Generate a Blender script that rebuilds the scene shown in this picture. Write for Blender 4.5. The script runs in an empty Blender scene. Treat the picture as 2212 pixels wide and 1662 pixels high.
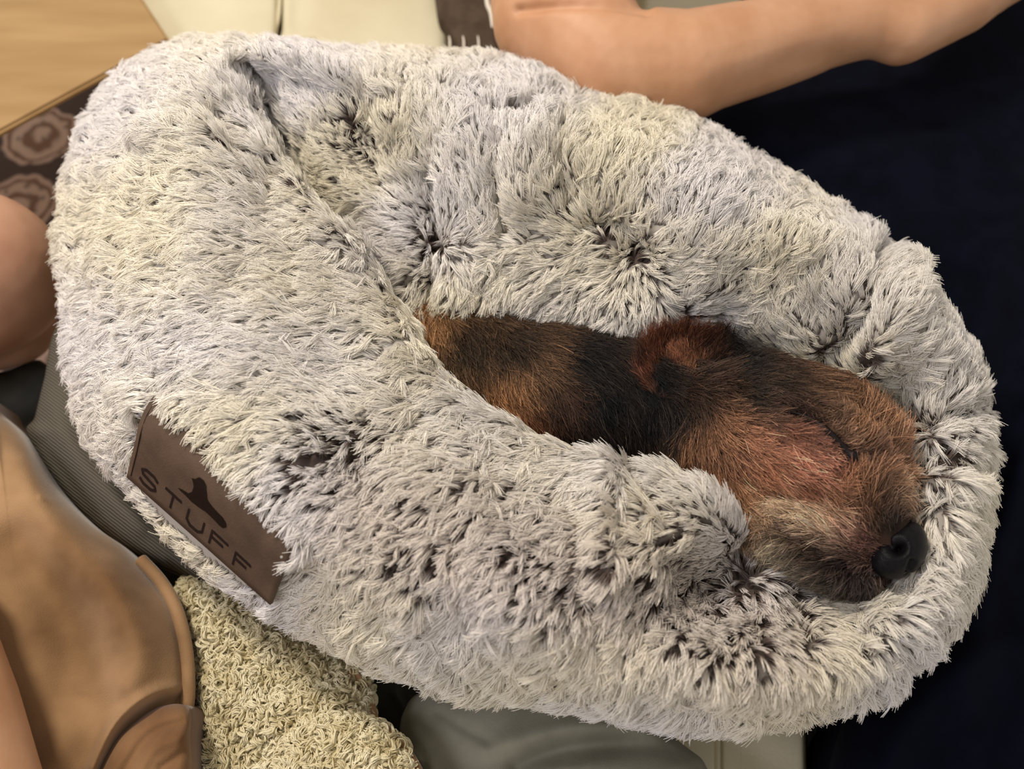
import bpy, bmesh, math
import numpy as np
from mathutils import Vector, Matrix
from mathutils.bvhtree import BVHTree

RNG = np.random.default_rng(7)
scene = bpy.context.scene
COL = scene.collection

# ------------------------------------------------------------------ camera
W, H = 2212.0, 1662.0
FOC = 1700.0
TILT = math.radians(25)
CAM = np.array([0.0, -0.26, 0.56])
R_ = np.array([1.0, 0, 0])
F_ = np.array([0, math.sin(TILT), -math.cos(TILT)])
U_ = np.array([0, math.cos(TILT), math.sin(TILT)])
cam_data = bpy.data.cameras.new('camera')
cam_data.sensor_width = 36.0
cam_data.lens = FOC / W * 36.0
cam_data.clip_start = 0.01
cam = bpy.data.objects.new('camera', cam_data)
COL.objects.link(cam)
cam.location = CAM
cam.rotation_euler = (TILT, 0, 0)
scene.camera = cam
cam_data.dof.use_dof = True
cam_data.dof.focus_distance = 0.50
cam_data.dof.aperture_fstop = 5.0

# ------------------------------------------------------------------ world, lamps, exposure
world = bpy.data.worlds.new('world')
scene.world = world
world.use_nodes = True
world.node_tree.nodes['Background'].inputs[0].default_value = (1.0, 0.94, 0.86, 1)
world.node_tree.nodes['Background'].inputs[1].default_value = 0.55

def area(name, loc, target, size, power, color):
    d = bpy.data.lights.new(name, 'AREA')
    d.shape = 'DISK'; d.size = size; d.energy = power; d.color = color
    o = bpy.data.objects.new(name, d); COL.objects.link(o)
    o.location = loc
    o.rotation_euler = (Vector(target) - Vector(loc)).to_track_quat('-Z', 'Y').to_euler()
    return o
area('ceiling_lamp', (-0.62, 0.62, 1.35), (-0.05, 0.0, 0.1), 0.28, 18, (1.0, 0.91, 0.77))
area('side_lamp', (-0.8, -0.30, 1.1), (0.0, 0.0, 0.1), 0.30, 4.5, (0.88, 0.88, 1.0))

vs = scene.view_settings
vs.view_transform = 'Standard'; vs.look = 'None'; vs.gamma = 1.0; vs.use_curve_mapping = False
vs.exposure = -0.02
scene.cycles.use_denoising = True
scene.cycles.max_bounces = 5
scene.cycles.diffuse_bounces = 3
scene.cycles.glossy_bounces = 2
scene.cycles.transparent_max_bounces = 4
scene.cycles.use_adaptive_sampling = True
scene.cycles.adaptive_threshold = 0.02

# ------------------------------------------------------------------ measuring helpers
def P(px, py, z):
    """Point of the room at height z that the photograph shows at (px, py)."""
    px = np.asarray(px, float); py = np.asarray(py, float); z = np.asarray(z, float)
    d = (((px - W/2)/FOC)[..., None]*R_ + (-(py - H/2)/FOC)[..., None]*U_ + F_)
    t = (z - CAM[2]) / d[..., 2]
    return CAM + d * t[..., None]

def proj(p):
    q = np.asarray(p) - CAM
    w = q @ F_
    return np.stack([W/2 + FOC*(q @ R_)/w, H/2 - FOC*(q @ U_)/w], -1)

def mm_per_px(z, py=800):
    a = P(1000, py, z); b = P(1010, py, z)
    return float(np.linalg.norm(a-b)/10)

def norm(v):
    return v / (np.linalg.norm(v, axis=-1, keepdims=True) + 1e-12)

class Noise:
    """smooth pseudo-noise: a sum of sines along random directions"""
    def __init__(self, seed, scale, n=14, dim=3):
        r = np.random.default_rng(seed)
        self.k = norm(r.normal(size=(n, dim))) * (2*np.pi/scale) * r.uniform(.6, 1.7, (n, 1))
        self.p = r.uniform(0, 2*np.pi, n)
        self.n = n
    def __call__(self, x):
        return np.sin(x @ self.k.T + self.p).sum(-1) / math.sqrt(self.n/2)

def poly_dist(pts, line):
    """distance from 2D points to a polyline"""
    line = np.asarray(line, float)
    best = np.full(len(pts), 1e9)
    for a, b in zip(line[:-1], line[1:]):
        ab = b - a
        t = np.clip(((pts - a) @ ab) / (ab @ ab + 1e-9), 0, 1)
        best = np.minimum(best, np.linalg.norm(pts - (a + t[:, None]*ab), axis=1))
    return best

def in_poly(pts, poly):
    poly = np.asarray(poly, float); x, y = pts[:, 0], pts[:, 1]
    inside = np.zeros(len(pts), bool)
    j = len(poly) - 1
    for i in range(len(poly)):
        xi, yi = poly[i]; xj, yj = poly[j]
        c = ((yi > y) != (yj > y)) & (x < (xj-xi)*(y-yi)/(yj-yi+1e-12) + xi)
        inside ^= c
        j = i
    return inside

def catmull(arr, n, closed):
    """arr (k, ...) -> (n, ...) samples of a Catmull-Rom spline"""
    k = len(arr)
    t = np.linspace(0, k if closed else k-1, n, endpoint=not closed)
    i = np.floor(t).astype(int)
    if not closed: i = np.minimum(i, k-2)
    f = (t - i).reshape((-1,) + (1,)*(arr.ndim-1))
    def g(j):
        if closed: return arr[np.mod(j, k)]
        return arr[np.clip(j, 0, k-1)]
    a, b, c, d = g(i-1), g(i), g(i+1), g(i+2)
    return .5*((2*b) + (-a+c)*f + (2*a-5*b+4*c-d)*f*f + (-a+3*b-3*c+d)*f**3)

# ------------------------------------------------------------------ object helpers
def tag(o, label=None, cat=None, group=None, kind=None):
    if label: o['label'] = label
    if cat: o['category'] = cat
    if group: o['group'] = group
    if kind: o['kind'] = kind
    return o

def empty(name, loc, label=None, cat=None):
    o = bpy.data.objects.new(name, None); COL.objects.link(o)
    o.location = [float(v) for v in loc]; o.empty_display_size = .02
    return tag(o, label, cat)

def link(o, parent=None, mat=None):
    COL.objects.link(o)
    if mat is not None: o.data.materials.append(mat)
    if parent is not None:
        o.parent = parent
        o.matrix_parent_inverse = Matrix.Translation(parent_world(parent)).inverted()
    return o

def parent_world(o):
    v = Vector(o.location)
    p = o.parent
    if p is not None:
        # children keep world coordinates, so only a root's own location counts
        return Vector((0, 0, 0)) if o.type != 'EMPTY' else v
    return v

def grid_faces(nu, nv, closed_u):
    iu = np.arange(nu if closed_u else nu-1); iv = np.arange(nv-1)
    a, b = np.meshgrid(iu, iv, indexing='ij'); a = a.ravel(); b = b.ravel()
    a2 = (a+1) % nu
    return np.stack([a*nv+b, a2*nv+b, a2*nv+b+1, a*nv+b+1], 1)

def mesh_np(name, verts, faces, parent=None, mat=None, smooth=True, extra=None):
    me = bpy.data.meshes.new(name)
    fl = [tuple(int(i) for i in f) for f in faces]
    if extra: fl += extra
    me.from_pydata([tuple(map(float, v)) for v in verts], [], fl)
    if smooth: me.shade_smooth()
    me.update()
    return link(bpy.data.objects.new(name, me), parent, mat)

def fix_normals(o):
    bm = bmesh.new(); bm.from_mesh(o.data)
    bmesh.ops.recalc_face_normals(bm, faces=bm.faces)
    bm.to_mesh(o.data); bm.free(); o.data.update()

def vcolor(o, cols, name='tint'):
    a = o.data.color_attributes.new(name, 'FLOAT_COLOR', 'POINT')
    c = np.ones((len(cols), 4), np.float32); c[:, :3] = cols
    a.data.foreach_set('color', c.ravel())

def folds_z(pts, folds):
    z = np.zeros(len(pts))
    for line, w, amp in folds:
        if len(line) > 2: line = catmull(np.asarray(line, float), 4*len(line), False)
        d = poly_dist(pts, line)
        z += amp*np.exp(-(d/w)**2)
    return z

def mound(name, outline, centre, z0, h, mat, parent=None, folds=(), n=160, m=60, p=3.0, lump=None, base=None, z_fn=None):
    """a soft cloth or cushion body: outline in plan, rounded edge, height h over z0, closed underneath"""
    o = catmull(np.asarray(outline, float), n, True)
    c = np.asarray(centre, float)
    r = np.linspace(0, 1, m)**.75
    pts = c + (o[:, None, :] - c)*r[None, :, None]
    z = z0 + h*(1 - np.abs(r)**p)**(1/2.2)
    z = np.broadcast_to(z, (n, m)).copy()
    flat = pts.reshape(-1, 2)
    edge = np.broadcast_to(1 - r**6, (n, m)).ravel()
    dz = folds_z(flat, folds)
    if z_fn is not None: dz = dz + z_fn(flat)
    z = z.ravel() + dz*edge
    v = P(flat[:, 0], flat[:, 1], z)
    if lump is not None:
        for nz, amp in lump: v[:, 2] += nz(v)*amp*edge
    base = z0 - .03 if base is None else base
    # underside ring, straight below the edge
    v3 = v.reshape(n, m, 3)
    low = v3[:, -1, :].copy(); low[:, 2] = base
    v3 = np.concatenate([v3, low[:, None, :]], 1)
    faces = grid_faces(n, m+1, True)
    ob = mesh_np(name, v3.reshape(-1, 3), faces, parent, mat, extra=[tuple(i*(m+1)+m for i in range(n))])
    fix_normals(ob)
    return ob

def balls(name, items, voxel, parent=None, mat=None, smooth=6, joins=True):
    """one continuous body: tapered chains of balls fused by a voxel remesh. items: chains of (x,y,z,r)"""
    bm = bmesh.new()
    for chain in items:
        chain = [np.asarray(c, float) for c in chain]
        pts = []
        if len(chain) == 1: pts = chain
        for a, b in zip(chain[:-1], chain[1:]):
            d = np.linalg.norm(a[:3]-b[:3]); k = max(2, int(d/(min(a[3], b[3])*.22)))
            for i in range(k+1): pts.append(a + (b-a)*i/k)
        for q in pts:
            bmesh.ops.create_icosphere(bm, subdivisions=2 if q[3] < .02 else 3, radius=q[3], matrix=Matrix.Translation(q[:3]))
    me = bpy.data.meshes.new(name); bm.to_mesh(me); bm.free()
    tmp = bpy.data.objects.new('tmp', me); COL.objects.link(tmp)
    r = tmp.modifiers.new('r', 'REMESH'); r.mode = 'VOXEL'; r.voxel_size = voxel
    s = tmp.modifiers.new('s', 'SMOOTH'); s.factor = .5; s.iterations = smooth
    dg = bpy.context.evaluated_depsgraph_get()
    out = bpy.data.meshes.new_from_object(tmp.evaluated_get(dg))
    bpy.data.objects.remove(tmp)
    out.name = name; out.materials.clear(); out.shade_smooth()
    return link(bpy.data.objects.new(name, out), parent, mat)

def B(px, py, z, rpx):
    p = P(px, py, z)
    return (p[0], p[1], p[2], rpx*mm_per_px(z, py))

def surf(o):
    me = o.data
    v = np.empty(len(me.vertices)*3); me.vertices.foreach_get('co', v); v = v.reshape(-1, 3)
    me.calc_loop_triangles()
    t = np.empty(len(me.loop_triangles)*3, int); me.loop_triangles.foreach_get('vertices', t); t = t.reshape(-1, 3)
    nn = np.empty(len(me.vertices)*3); me.vertices.foreach_get('normal', nn); nn = nn.reshape(-1, 3)
    return v, t, nn

def sample(v, t, nn, count, weight=None):
    a, b, c = v[t[:, 0]], v[t[:, 1]], v[t[:, 2]]
    ar = np.linalg.norm(np.cross(b-a, c-a), axis=1)
    if weight is not None: ar = ar*weight[t].mean(1)
    i = RNG.choice(len(t), count, p=ar/ar.sum())
    r1 = np.sqrt(RNG.random(count)); r2 = RNG.random(count)
    w = np.stack([1-r1, r1*(1-r2), r1*r2], 1)
    p = (v[t[i]]*w[..., None]).sum(1)
    n = norm((nn[t[i]]*w[..., None]).sum(1))
    return p, n

def hair(name, pts, rad_root, rad_tip, mat, parent, attrs=None, taper=None):
    """pts (N, K, 3) strands"""
    N, K, _ = pts.shape
    hc = bpy.data.hair_curves.new(name)
    hc.add_curves([K]*N)
    hc.position_data.foreach_set('vector', pts.astype(np.float32).ravel())
    t = np.linspace(0, 1, K) if taper is None else taper
    rad = (rad_root + (rad_tip-rad_root)*t)[None, :]*np.ones((N, 1))
    ra = hc.attributes.get('radius') or hc.attributes.new('radius', 'FLOAT', 'POINT')
    ra.data.foreach_set('value', rad.astype(np.float32).ravel())
    for k, a in (attrs or {}).items():
        if a.ndim == 2:
            c = np.ones((N, 4), np.float32); c[:, :3] = a
            at = hc.attributes.new(k, 'FLOAT_COLOR', 'CURVE'); at.data.foreach_set('color', c.ravel())
        else:
            at = hc.attributes.new(k, 'FLOAT', 'CURVE'); at.data.foreach_set('value', a.astype(np.float32))
    o = bpy.data.objects.new(name, hc)
    link(o, parent, mat)
    return tag(o, kind='stuff')

# ------------------------------------------------------------------ materials
def M(name, color, rough=.8, spec=.3, sss=0, sheen=0):
    m = bpy.data.materials.new(name); m.use_nodes = True
    b = m.node_tree.nodes['Principled BSDF']
    b.inputs['Base Color'].default_value = (*color, 1)
    b.inputs['Roughness'].default_value = rough
    b.inputs['Specular IOR Level'].default_value = spec
    if sss:
        b.inputs['Subsurface Weight'].default_value = sss
        b.inputs['Subsurface Radius'].default_value = (.012, .005, .003)
        b.inputs['Subsurface Scale'].default_value = 1.0
    if sheen:
        b.inputs['Sheen Weight'].default_value = sheen
        b.inputs['Sheen Roughness'].default_value = .4
    return m

def nd(m, kind, **kw):
    n = m.node_tree.nodes.new(kind)
    for k, v in kw.items():
        if k.startswith('i_'):
            n.inputs[k[2:].replace('_', ' ')].default_value = v
        else: setattr(n, k, v)
    return n

def lk(m, a, b): m.node_tree.links.new(a, b)

def noisy(m, c1, c2, scale, detail=4, bump=0, bscale=None, coords='Object', stretch=None, contrast=(.35, .65)):
    b = m.node_tree.nodes['Principled BSDF']
    tc = nd(m, 'ShaderNodeTexCoord')
    src = tc.outputs[coords]
    if stretch:
        mp = nd(m, 'ShaderNodeMapping'); mp.inputs['Scale'].default_value = stretch[0]; mp.inputs['Rotation'].default_value = stretch[1]
        lk(m, src, mp.inputs[0]); src = mp.outputs[0]
    n = nd(m, 'ShaderNodeTexNoise', i_Scale=scale, i_Detail=detail)
    lk(m, src, n.inputs['Vector'])
    r = nd(m, 'ShaderNodeValToRGB')
    r.color_ramp.elements[0].position = contrast[0]; r.color_ramp.elements[1].position = contrast[1]
    r.color_ramp.elements[0].color = (*c1, 1); r.color_ramp.elements[1].color = (*c2, 1)
    lk(m, n.outputs[0], r.inputs[0]); lk(m, r.outputs[0], b.inputs['Base Color'])
    if bump:
        n2 = nd(m, 'ShaderNodeTexNoise', i_Scale=bscale or scale*4, i_Detail=3.0)
        lk(m, src, n2.inputs['Vector'])
        bp = nd(m, 'ShaderNodeBump', i_Strength=bump, i_Distance=.001)
        lk(m, n2.outputs[0], bp.inputs['Height']); lk(m, bp.outputs[0], b.inputs['Normal'])
    return m

# pile of the bed: dark roots, pale tips
def fur_material():
    m = M('faux_fur', (.7, .66, .6), .75, .12)
    b = m.node_tree.nodes['Principled BSDF']
    hi = nd(m, 'ShaderNodeHairInfo')
    at = nd(m, 'ShaderNodeAttribute', attribute_name='depth')
    tip = nd(m, 'ShaderNodeAttribute', attribute_name='tipcol')
    mr = nd(m, 'ShaderNodeMapRange', interpolation_type='SMOOTHSTEP')
    lk(m, hi.outputs['Intercept'], mr.inputs['Value'])
    a1 = nd(m, 'ShaderNodeMath', operation='MULTIPLY_ADD'); a1.inputs[1].default_value = .55; a1.inputs[2].default_value = -.12
    lk(m, at.outputs['Fac'], a1.inputs[0]); lk(m, a1.outputs[0], mr.inputs['From Min'])
    a2 = nd(m, 'ShaderNodeMath', operation='MULTIPLY_ADD'); a2.inputs[1].default_value = .58; a2.inputs[2].default_value = .30
    lk(m, at.outputs['Fac'], a2.inputs[0]); lk(m, a2.outputs[0], mr.inputs['From Max'])
    mx = nd(m, 'ShaderNodeMix', data_type='RGBA')
    lk(m, mr.outputs[0], mx.inputs['Factor'])
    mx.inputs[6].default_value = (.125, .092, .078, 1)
    lk(m, tip.outputs['Color'], mx.inputs[7])
    lk(m, mx.outputs[2], b.inputs['Base Color'])
    return m

def coat_material():
    m = M('dog_coat', (.3, .15, .06), .5, .22)
    b = m.node_tree.nodes['Principled BSDF']
    at = nd(m, 'ShaderNodeAttribute', attribute_name='tint')
    hi = nd(m, 'ShaderNodeHairInfo')
    mr = nd(m, 'ShaderNodeMapRange'); mr.inputs['To Min'].default_value = .45; mr.inputs['To Max'].default_value = 1.25
    lk(m, hi.outputs['Intercept'], mr.inputs['Value'])
    vm = nd(m, 'ShaderNodeVectorMath', operation='SCALE')
    lk(m, at.outputs['Color'], vm.inputs[0]); lk(m, mr.outputs[0], vm.inputs['Scale'])
    lk(m, vm.outputs[0], b.inputs['Base Color'])
    return m

def tint_material(name, rough=.8, spec=.2, mult=1.0, sss=0):
    m = M(name, (.5, .5, .5), rough, spec, sss)
    b = m.node_tree.nodes['Principled BSDF']
    at = nd(m, 'ShaderNodeAttribute', attribute_name='tint')
    vm = nd(m, 'ShaderNodeVectorMath', operation='SCALE'); vm.inputs['Scale'].default_value = mult
    lk(m, at.outputs['Color'], vm.inputs[0]); lk(m, vm.outputs[0], b.inputs['Base Color'])
    return m

def srgb(r, g, b):
    c = np.array([r, g, b], float)/255
    return tuple(np.where(c <= .04045, c/12.92, ((c+.055)/1.055)**2.4))

MAT_FUR = fur_material()
MAT_BACKING = None
MAT_COAT = coat_material()
MAT_HIDE = tint_material('dog_hide', .8, .1, .45)
MAT_NOSE = noisy(M('dog_nose', (.012, .010, .012), .36, .14), (.003, .0026, .0035), (.006, .005, .0065), 300, bump=.4, bscale=1400)
MAT_NOSTRIL = M('nostril', (.002, .002, .003), .5, .2)
MAT_SKIN = noisy(M('skin', (.6, .33, .2), .5, .3, sss=.12), srgb(192, 142, 106), srgb(206, 158, 124), 22, bump=.12, bscale=500)
MAT_SKIN2 = noisy(M('skin_leg', (.6, .33, .2), .5, .3, sss=.12), srgb(184, 136, 110), srgb(198, 152, 124), 18, bump=.1, bscale=500)
MAT_NAVY = noisy(M('navy_cloth', (.003, .004, .012), .95, .08), (.0016, .0022, .006), (.003, .004, .011), 30, bump=.3, bscale=900)
MAT_GREYCLOTH = noisy(M('grey_jersey', (.2, .2, .17), .9, .1, sheen=.1), srgb(128, 125, 110), srgb(150, 146, 130), 26, bump=.3, bscale=900)
MAT_DARKGREY = noisy(M('charcoal_cloth', (.05, .05, .045), .9, .1), srgb(58, 58, 52), srgb(76, 75, 68), 30, bump=.3, bscale=900)
MAT_LEATHER = noisy(M('tag_leather', (.07, .045, .03), .75, .25), srgb(78, 61, 49), srgb(90, 71, 57), 60, bump=.35, bscale=700)
MAT_STAMP = M('tag_stamp', srgb(44, 31, 25), .6, .2)
MAT_STAMP2 = M('tag_lettering', srgb(54, 41, 38), .6, .2)
MAT_BACKING = tint_material('fur_backing', .95, .05)
MAT_SOFA = noisy(M('cream_leather', (.7, .65, .5), .5, .35), srgb(214, 202, 170), srgb(226, 216, 186), 7, bump=.3, bscale=260)
MAT_SUEDE = noisy(M('tan_suede', (.35, .2, .09), .9, .1, sheen=.35), srgb(112, 82, 54), srgb(180, 144, 106), 11, detail=4, bump=.3, bscale=900, contrast=(.3, .7))
MAT_SUEDE2 = noisy(M('brown_suede', (.2, .1, .05), .9, .1, sheen=.2), srgb(112, 80, 54), srgb(140, 106, 74), 25, bump=.3, bscale=900)
MAT_SHERPA = noisy(M('sherpa', (.7, .62, .4), .95, .05), srgb(214, 200, 160), srgb(238, 228, 196), 60, bump=.5, bscale=420)
MAT_BROWN = noisy(M('brown_throw', (.05, .035, .03), .9, .1), srgb(76, 62, 52), srgb(88, 74, 63), 60, bump=.3, bscale=800)
MAT_WHITE = M('white_yarn', srgb(235, 225, 210), .8, .2)

def wood():
    m = M('oak_veneer', (.5, .35, .15), .45, .35)
    noisy(m, srgb(158, 124, 80), srgb(178, 144, 98), 4, detail=5, stretch=((1.2, 9, 1), (0, 0, math.radians(26))), contrast=(.3, .72))
    return m
MAT_WOOD = wood()

def ribbed():
    m = M('ribbed_knit', (.1, .1, .09), .95, .05)
    b = m.node_tree.nodes['Principled BSDF']
    tc = nd(m, 'ShaderNodeTexCoord'); mp = nd(m, 'ShaderNodeMapping'); mp.inputs['Rotation'].default_value = (0, 0, math.radians(34))
    lk(m, tc.outputs['Object'], mp.inputs[0])
    w = nd(m, 'ShaderNodeTexWave', wave_type='BANDS', bands_direction='Y', i_Scale=150.0, i_Distortion=1.2, i_Detail=1.0)
    lk(m, mp.outputs[0], w.inputs['Vector'])
    r = nd(m, 'ShaderNodeValToRGB'); r.color_ramp.elements[0].color = (*srgb(76, 71, 63), 1); r.color_ramp.elements[1].color = (*srgb(108, 102, 91), 1)
    lk(m, w.outputs[0], r.inputs[0]); lk(m, r.outputs[0], b.inputs['Base Color'])
    bp = nd(m, 'ShaderNodeBump', i_Strength=.5, i_Distance=.001); lk(m, w.outputs[0], bp.inputs['Height']); lk(m, bp.outputs[0], b.inputs['Normal'])
    return m
MAT_RIB = ribbed()

def rug_mat():
    """charcoal ground with pink-beige scalloped medallions and scrolls"""
    m = M('rug', (.1, .08, .07), .95, .05)
    b = m.node_tree.nodes['Principled BSDF']
    tc = nd(m, 'ShaderNodeTexCoord')
    nz = nd(m, 'ShaderNodeTexNoise', i_Scale=30.0, i_Detail=1.0)
    lk(m, tc.outputs['Object'], nz.inputs['Vector'])
    off = nd(m, 'ShaderNodeVectorMath', operation='SUBTRACT'); off.inputs[1].default_value = tuple(P(122, 272, -.449) + np.array([-.011, -.011, -.011])); lk(m, tc.outputs['Object'], off.inputs[0])
    sub = nd(m, 'ShaderNodeVectorMath', operation='MULTIPLY_ADD')
    sub.inputs[1].default_value = (.022, .022, .022)
    lk(m, nz.outputs['Color'], sub.inputs[0]); lk(m, off.outputs[0], sub.inputs[2])
    v = nd(m, 'ShaderNodeTexVoronoi', feature='F1', i_Scale=7.0); v.inputs['Randomness'].default_value = 0.0
    lk(m, sub.outputs[0], v.inputs['Vector'])
    r = nd(m, 'ShaderNodeValToRGB'); cr = r.color_ramp; cr.interpolation = 'LINEAR'
    pk = srgb(238, 204, 182); dk = srgb(110, 94, 88); br = srgb(160, 126, 106)
    cr.elements[0].position = 0; cr.elements[0].color = (*br, 1)
    cr.elements[1].position = 1; cr.elements[1].color = (*dk, 1)
    for pos, c in ((.0001, br), (.10, br), (.13, pk), (.19, pk), (.22, br), (.26, br), (.29, pk), (.36, pk), (.385, br), (.41, br), (.43, pk), (.455, pk), (.48, dk)):
        e = cr.elements.new(min(.99, pos*.95)); e.color = (*c, 1)
    lk(m, v.outputs['Distance'], r.inputs[0])
    v2 = nd(m, 'ShaderNodeTexVoronoi', feature='F1', i_Scale=44.0)
    lk(m, sub.outputs[0], v2.inputs['Vector'])
    r2 = nd(m, 'ShaderNodeValToRGB'); r2.color_ramp.elements[0].position = .18; r2.color_ramp.elements[1].position = .28
    r2.color_ramp.elements[0].color = (*br, 1); r2.color_ramp.elements[1].color = (1, 1, 1, 1)
    lk(m, v2.outputs['Distance'], r2.inputs[0])
    mx = nd(m, 'ShaderNodeMix', data_type='RGBA', blend_type='DARKEN'); mx.inputs['Factor'].default_value = .8
    lk(m, r.outputs[0], mx.inputs[6]); lk(m, r2.outputs[0], mx.inputs[7])
    lk(m, mx.outputs[2], b.inputs['Base Color'])
    return m
MAT_RUG = rug_mat()
MAT_FLOOR = noisy(M('floor_boards', (.2, .12, .06), .5, .3), srgb(96, 66, 42), srgb(120, 86, 56), 4, stretch=((1, 12, 1), (0, 0, 0)))

# ------------------------------------------------------------------ floor, rug, table, sofa
FLOOR_Z = -.46
def slab(name, corners, z, thick, mat, parent=None, bevel=.004):
    bm = bmesh.new()
    top = [bm.verts.new((x, y, z)) for x, y in corners]
    low = [bm.verts.new((x, y, z-thick)) for x, y in corners]
    bm.faces.new(top); bm.faces.new(low[::-1])
    k = len(corners)
    for i in range(k): bm.faces.new((top[i], low[i], low[(i+1) % k], top[(i+1) % k]))
    bmesh.ops.recalc_face_normals(bm, faces=bm.faces)
    if bevel:
        bmesh.ops.bevel(bm, geom=list(bm.edges), offset=bevel, segments=3, affect='EDGES')
    me = bpy.data.meshes.new(name); bm.to_mesh(me); bm.free()
    me.shade_smooth()
    me.set_sharp_from_angle(angle=math.radians(40))
    return link(bpy.data.objects.new(name, me), parent, mat)

fl = slab('floor', [(-1.6, -1.4), (1.6, -1.4), (1.6, 1.9), (-1.6, 1.9)], FLOOR_Z, .05, MAT_FLOOR, bevel=0); tag(fl, kind='structure')
rug = slab('rug', [(-1.3, -.6), (-.31, -.6), (-.31, 1.3), (-1.3, 1.3)], FLOOR_Z+.011, .01, MAT_RUG, bevel=.003)
tag(rug, 'charcoal rug with pink beige medallions below the wooden table edge', 'rug')

# coffee table: corner seen in the picture, the rest runs out of frame
TZ = -.10
c0 = P(365, 84, TZ); e1 = P(0, 283, TZ) - c0; e2 = P(310, 0, TZ) - c0
e1 = e1/np.linalg.norm(e1); e2 = e2/np.linalg.norm(e2)
tb = empty('coffee_table', (c0[0], c0[1], FLOOR_Z), 'light oak tabletop with square corner beside the cream cushion', 'table')
q = [c0[:2], (c0+e1*.75)[:2], (c0+e1*.75+e2*.5)[:2], (c0+e2*.5)[:2]]
slab('tabletop', [tuple(x) for x in q], TZ, .009, MAT_WOOD, tb, .003)
for a, b_ in ((.06, .06), (.69, .06), (.69, .44), (.06, .44)):
    s = c0 + e1*a + e2*b_
    slab('leg', [(s[0]+dx, s[1]+dy) for dx, dy in ((-.02, -.02), (.02, -.02), (.02, .02), (-.02, .02))], TZ-.009, -FLOOR_Z-.011+TZ-.009, MAT_WOOD, tb, .003)

# sofa: cream leather cushions, welted seam between them
SZ = -.165
sofa = empty('sofa', (0, .2, FLOOR_Z), 'cream leather sofa with piped seam behind and under the furry bed', 'sofa')
def cushion(name, pxs, z0, h, folds=(), base=None):
    pts = np.asarray(pxs, float)
    # straight-sided: densify before rounding
    dens = []
    for a, b_ in zip(pts, np.roll(pts, -1, 0)):
        for i in range(6): dens.append(a + (b_-a)*(i/6))
    return mound(name, dens, pts.mean(0), z0, h, MAT_SOFA, sofa, folds, n=200, m=70, p=26, base=base)
cushion('seat_cushion', [(170, -260), (604, -260), (600, 60), (580, 150), (640, 520), (420, 520), (372, 150), (290, 0)], SZ, .02,
        [([(450, -100), (560, 100)], 60, .004), ([(300, 60), (430, -60)], 35, -.004)], base=SZ-.12)
cushion('seat_cushion', [(612, -260), (900, -260), (965, 60), (980, 520), (660, 520), (594, 150), (609, 60)], SZ, .02,
        [([(640, 0), (636, 45)], 26, -.006), ([(600, 85), (680, 90)], 10, -.006)], base=SZ-.12)
# welt along the seam
def tube(name, pts, r, mat, parent=None, seg=10, caps=True):
    pts = np.asarray(pts, float)
    pts = catmull(pts, max(len(pts)*8, 12), False) if len(pts) > 2 else pts
    r = np.broadcast_to(np.interp(np.linspace(0, 1, len(pts)), np.linspace(0, 1, np.size(r)), np.atleast_1d(r)), (len(pts),))
    tg = norm(np.gradient(pts, axis=0))
    up = np.where(np.abs(tg[:, 2:3]) > .9, np.array([[1., 0, 0]]), np.array([[0, 0, 1.]]))
    a = norm(np.cross(tg, up)); b = np.cross(a, tg)
    th = np.linspace(0, 2*np.pi, seg, endpoint=False)
    v = pts[:, None] + r[:, None, None]*(np.cos(th)[None, :, None]*a[:, None] + np.sin(th)[None, :, None]*b[:, None])
    n = len(pts)
    f = []
    for i in range(n-1):
        for j in range(seg):
            f.append((i*seg+j, i*seg+(j+1) % seg, (i+1)*seg+(j+1) % seg, (i+1)*seg+j))
    o = mesh_np(name, v.reshape(-1, 3), f, parent, mat, extra=[tuple(range(seg))[::-1], tuple((n-1)*seg+j for j in range(seg))])
    fix_normals(o)
    return o
tube('piping', P([606, 604, 594, 588], [-250, 0, 70, 150], [SZ+.012]*4), .0028, MAT_SOFA, sofa)
# a second stretch of the same sofa seen in front of the bed
cushion('seat_cushion', [(1480, 1400), (1546, 1400), (1546, 1700), (1552, 2100), (1400, 2100), (1480, 1700)], SZ, .02, base=SZ-.12)
cushion('seat_cushion', [(1554, 1400), (1738, 1400), (1742, 1700), (1748, 2100), (1560, 2100), (1556, 1700)], SZ, .022, base=SZ-.12)
tube('piping', P([1551, 1551, 1555], [1380, 1660, 2080], [SZ+.014]*3), .0035, MAT_SOFA, sofa)
tube('piping', P([1597, 1597, 1600], [1400, 1660, 2080], [SZ+.020]*3), .0022, MAT_SOFA, sofa)
cushion('backrest', [(1240, -420), (1590, -420), (1600, 0), (1600, 200), (1380, 200), (1390, 0)], SZ+.02, .03, base=SZ-.12)
slab('frame', [(-.42, -.75), (.30, -.75), (.62, .60), (-.38, .60)][:0] or [(-.20, -.65), (.16, -.65), (.30, .68), (-.28, .68)], SZ-.10, .193, MAT_SOFA, sofa, .01)
sheet = slab('grey_strip', [tuple(P(x, y, SZ-.01)[:2]) for x, y in ((1745, 1400), (1832, 1400), (1836, 2000), (1755, 2000))], SZ-.01, .05, MAT_DARKGREY, None, .004)  # added dark strip standing in for the shade between sofa and trousers
sheet.name = 'shadow_strip'
tag(sheet, 'dark grey fabric strip added for the shadow between the cream sofa and navy trousers', 'blanket')

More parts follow.
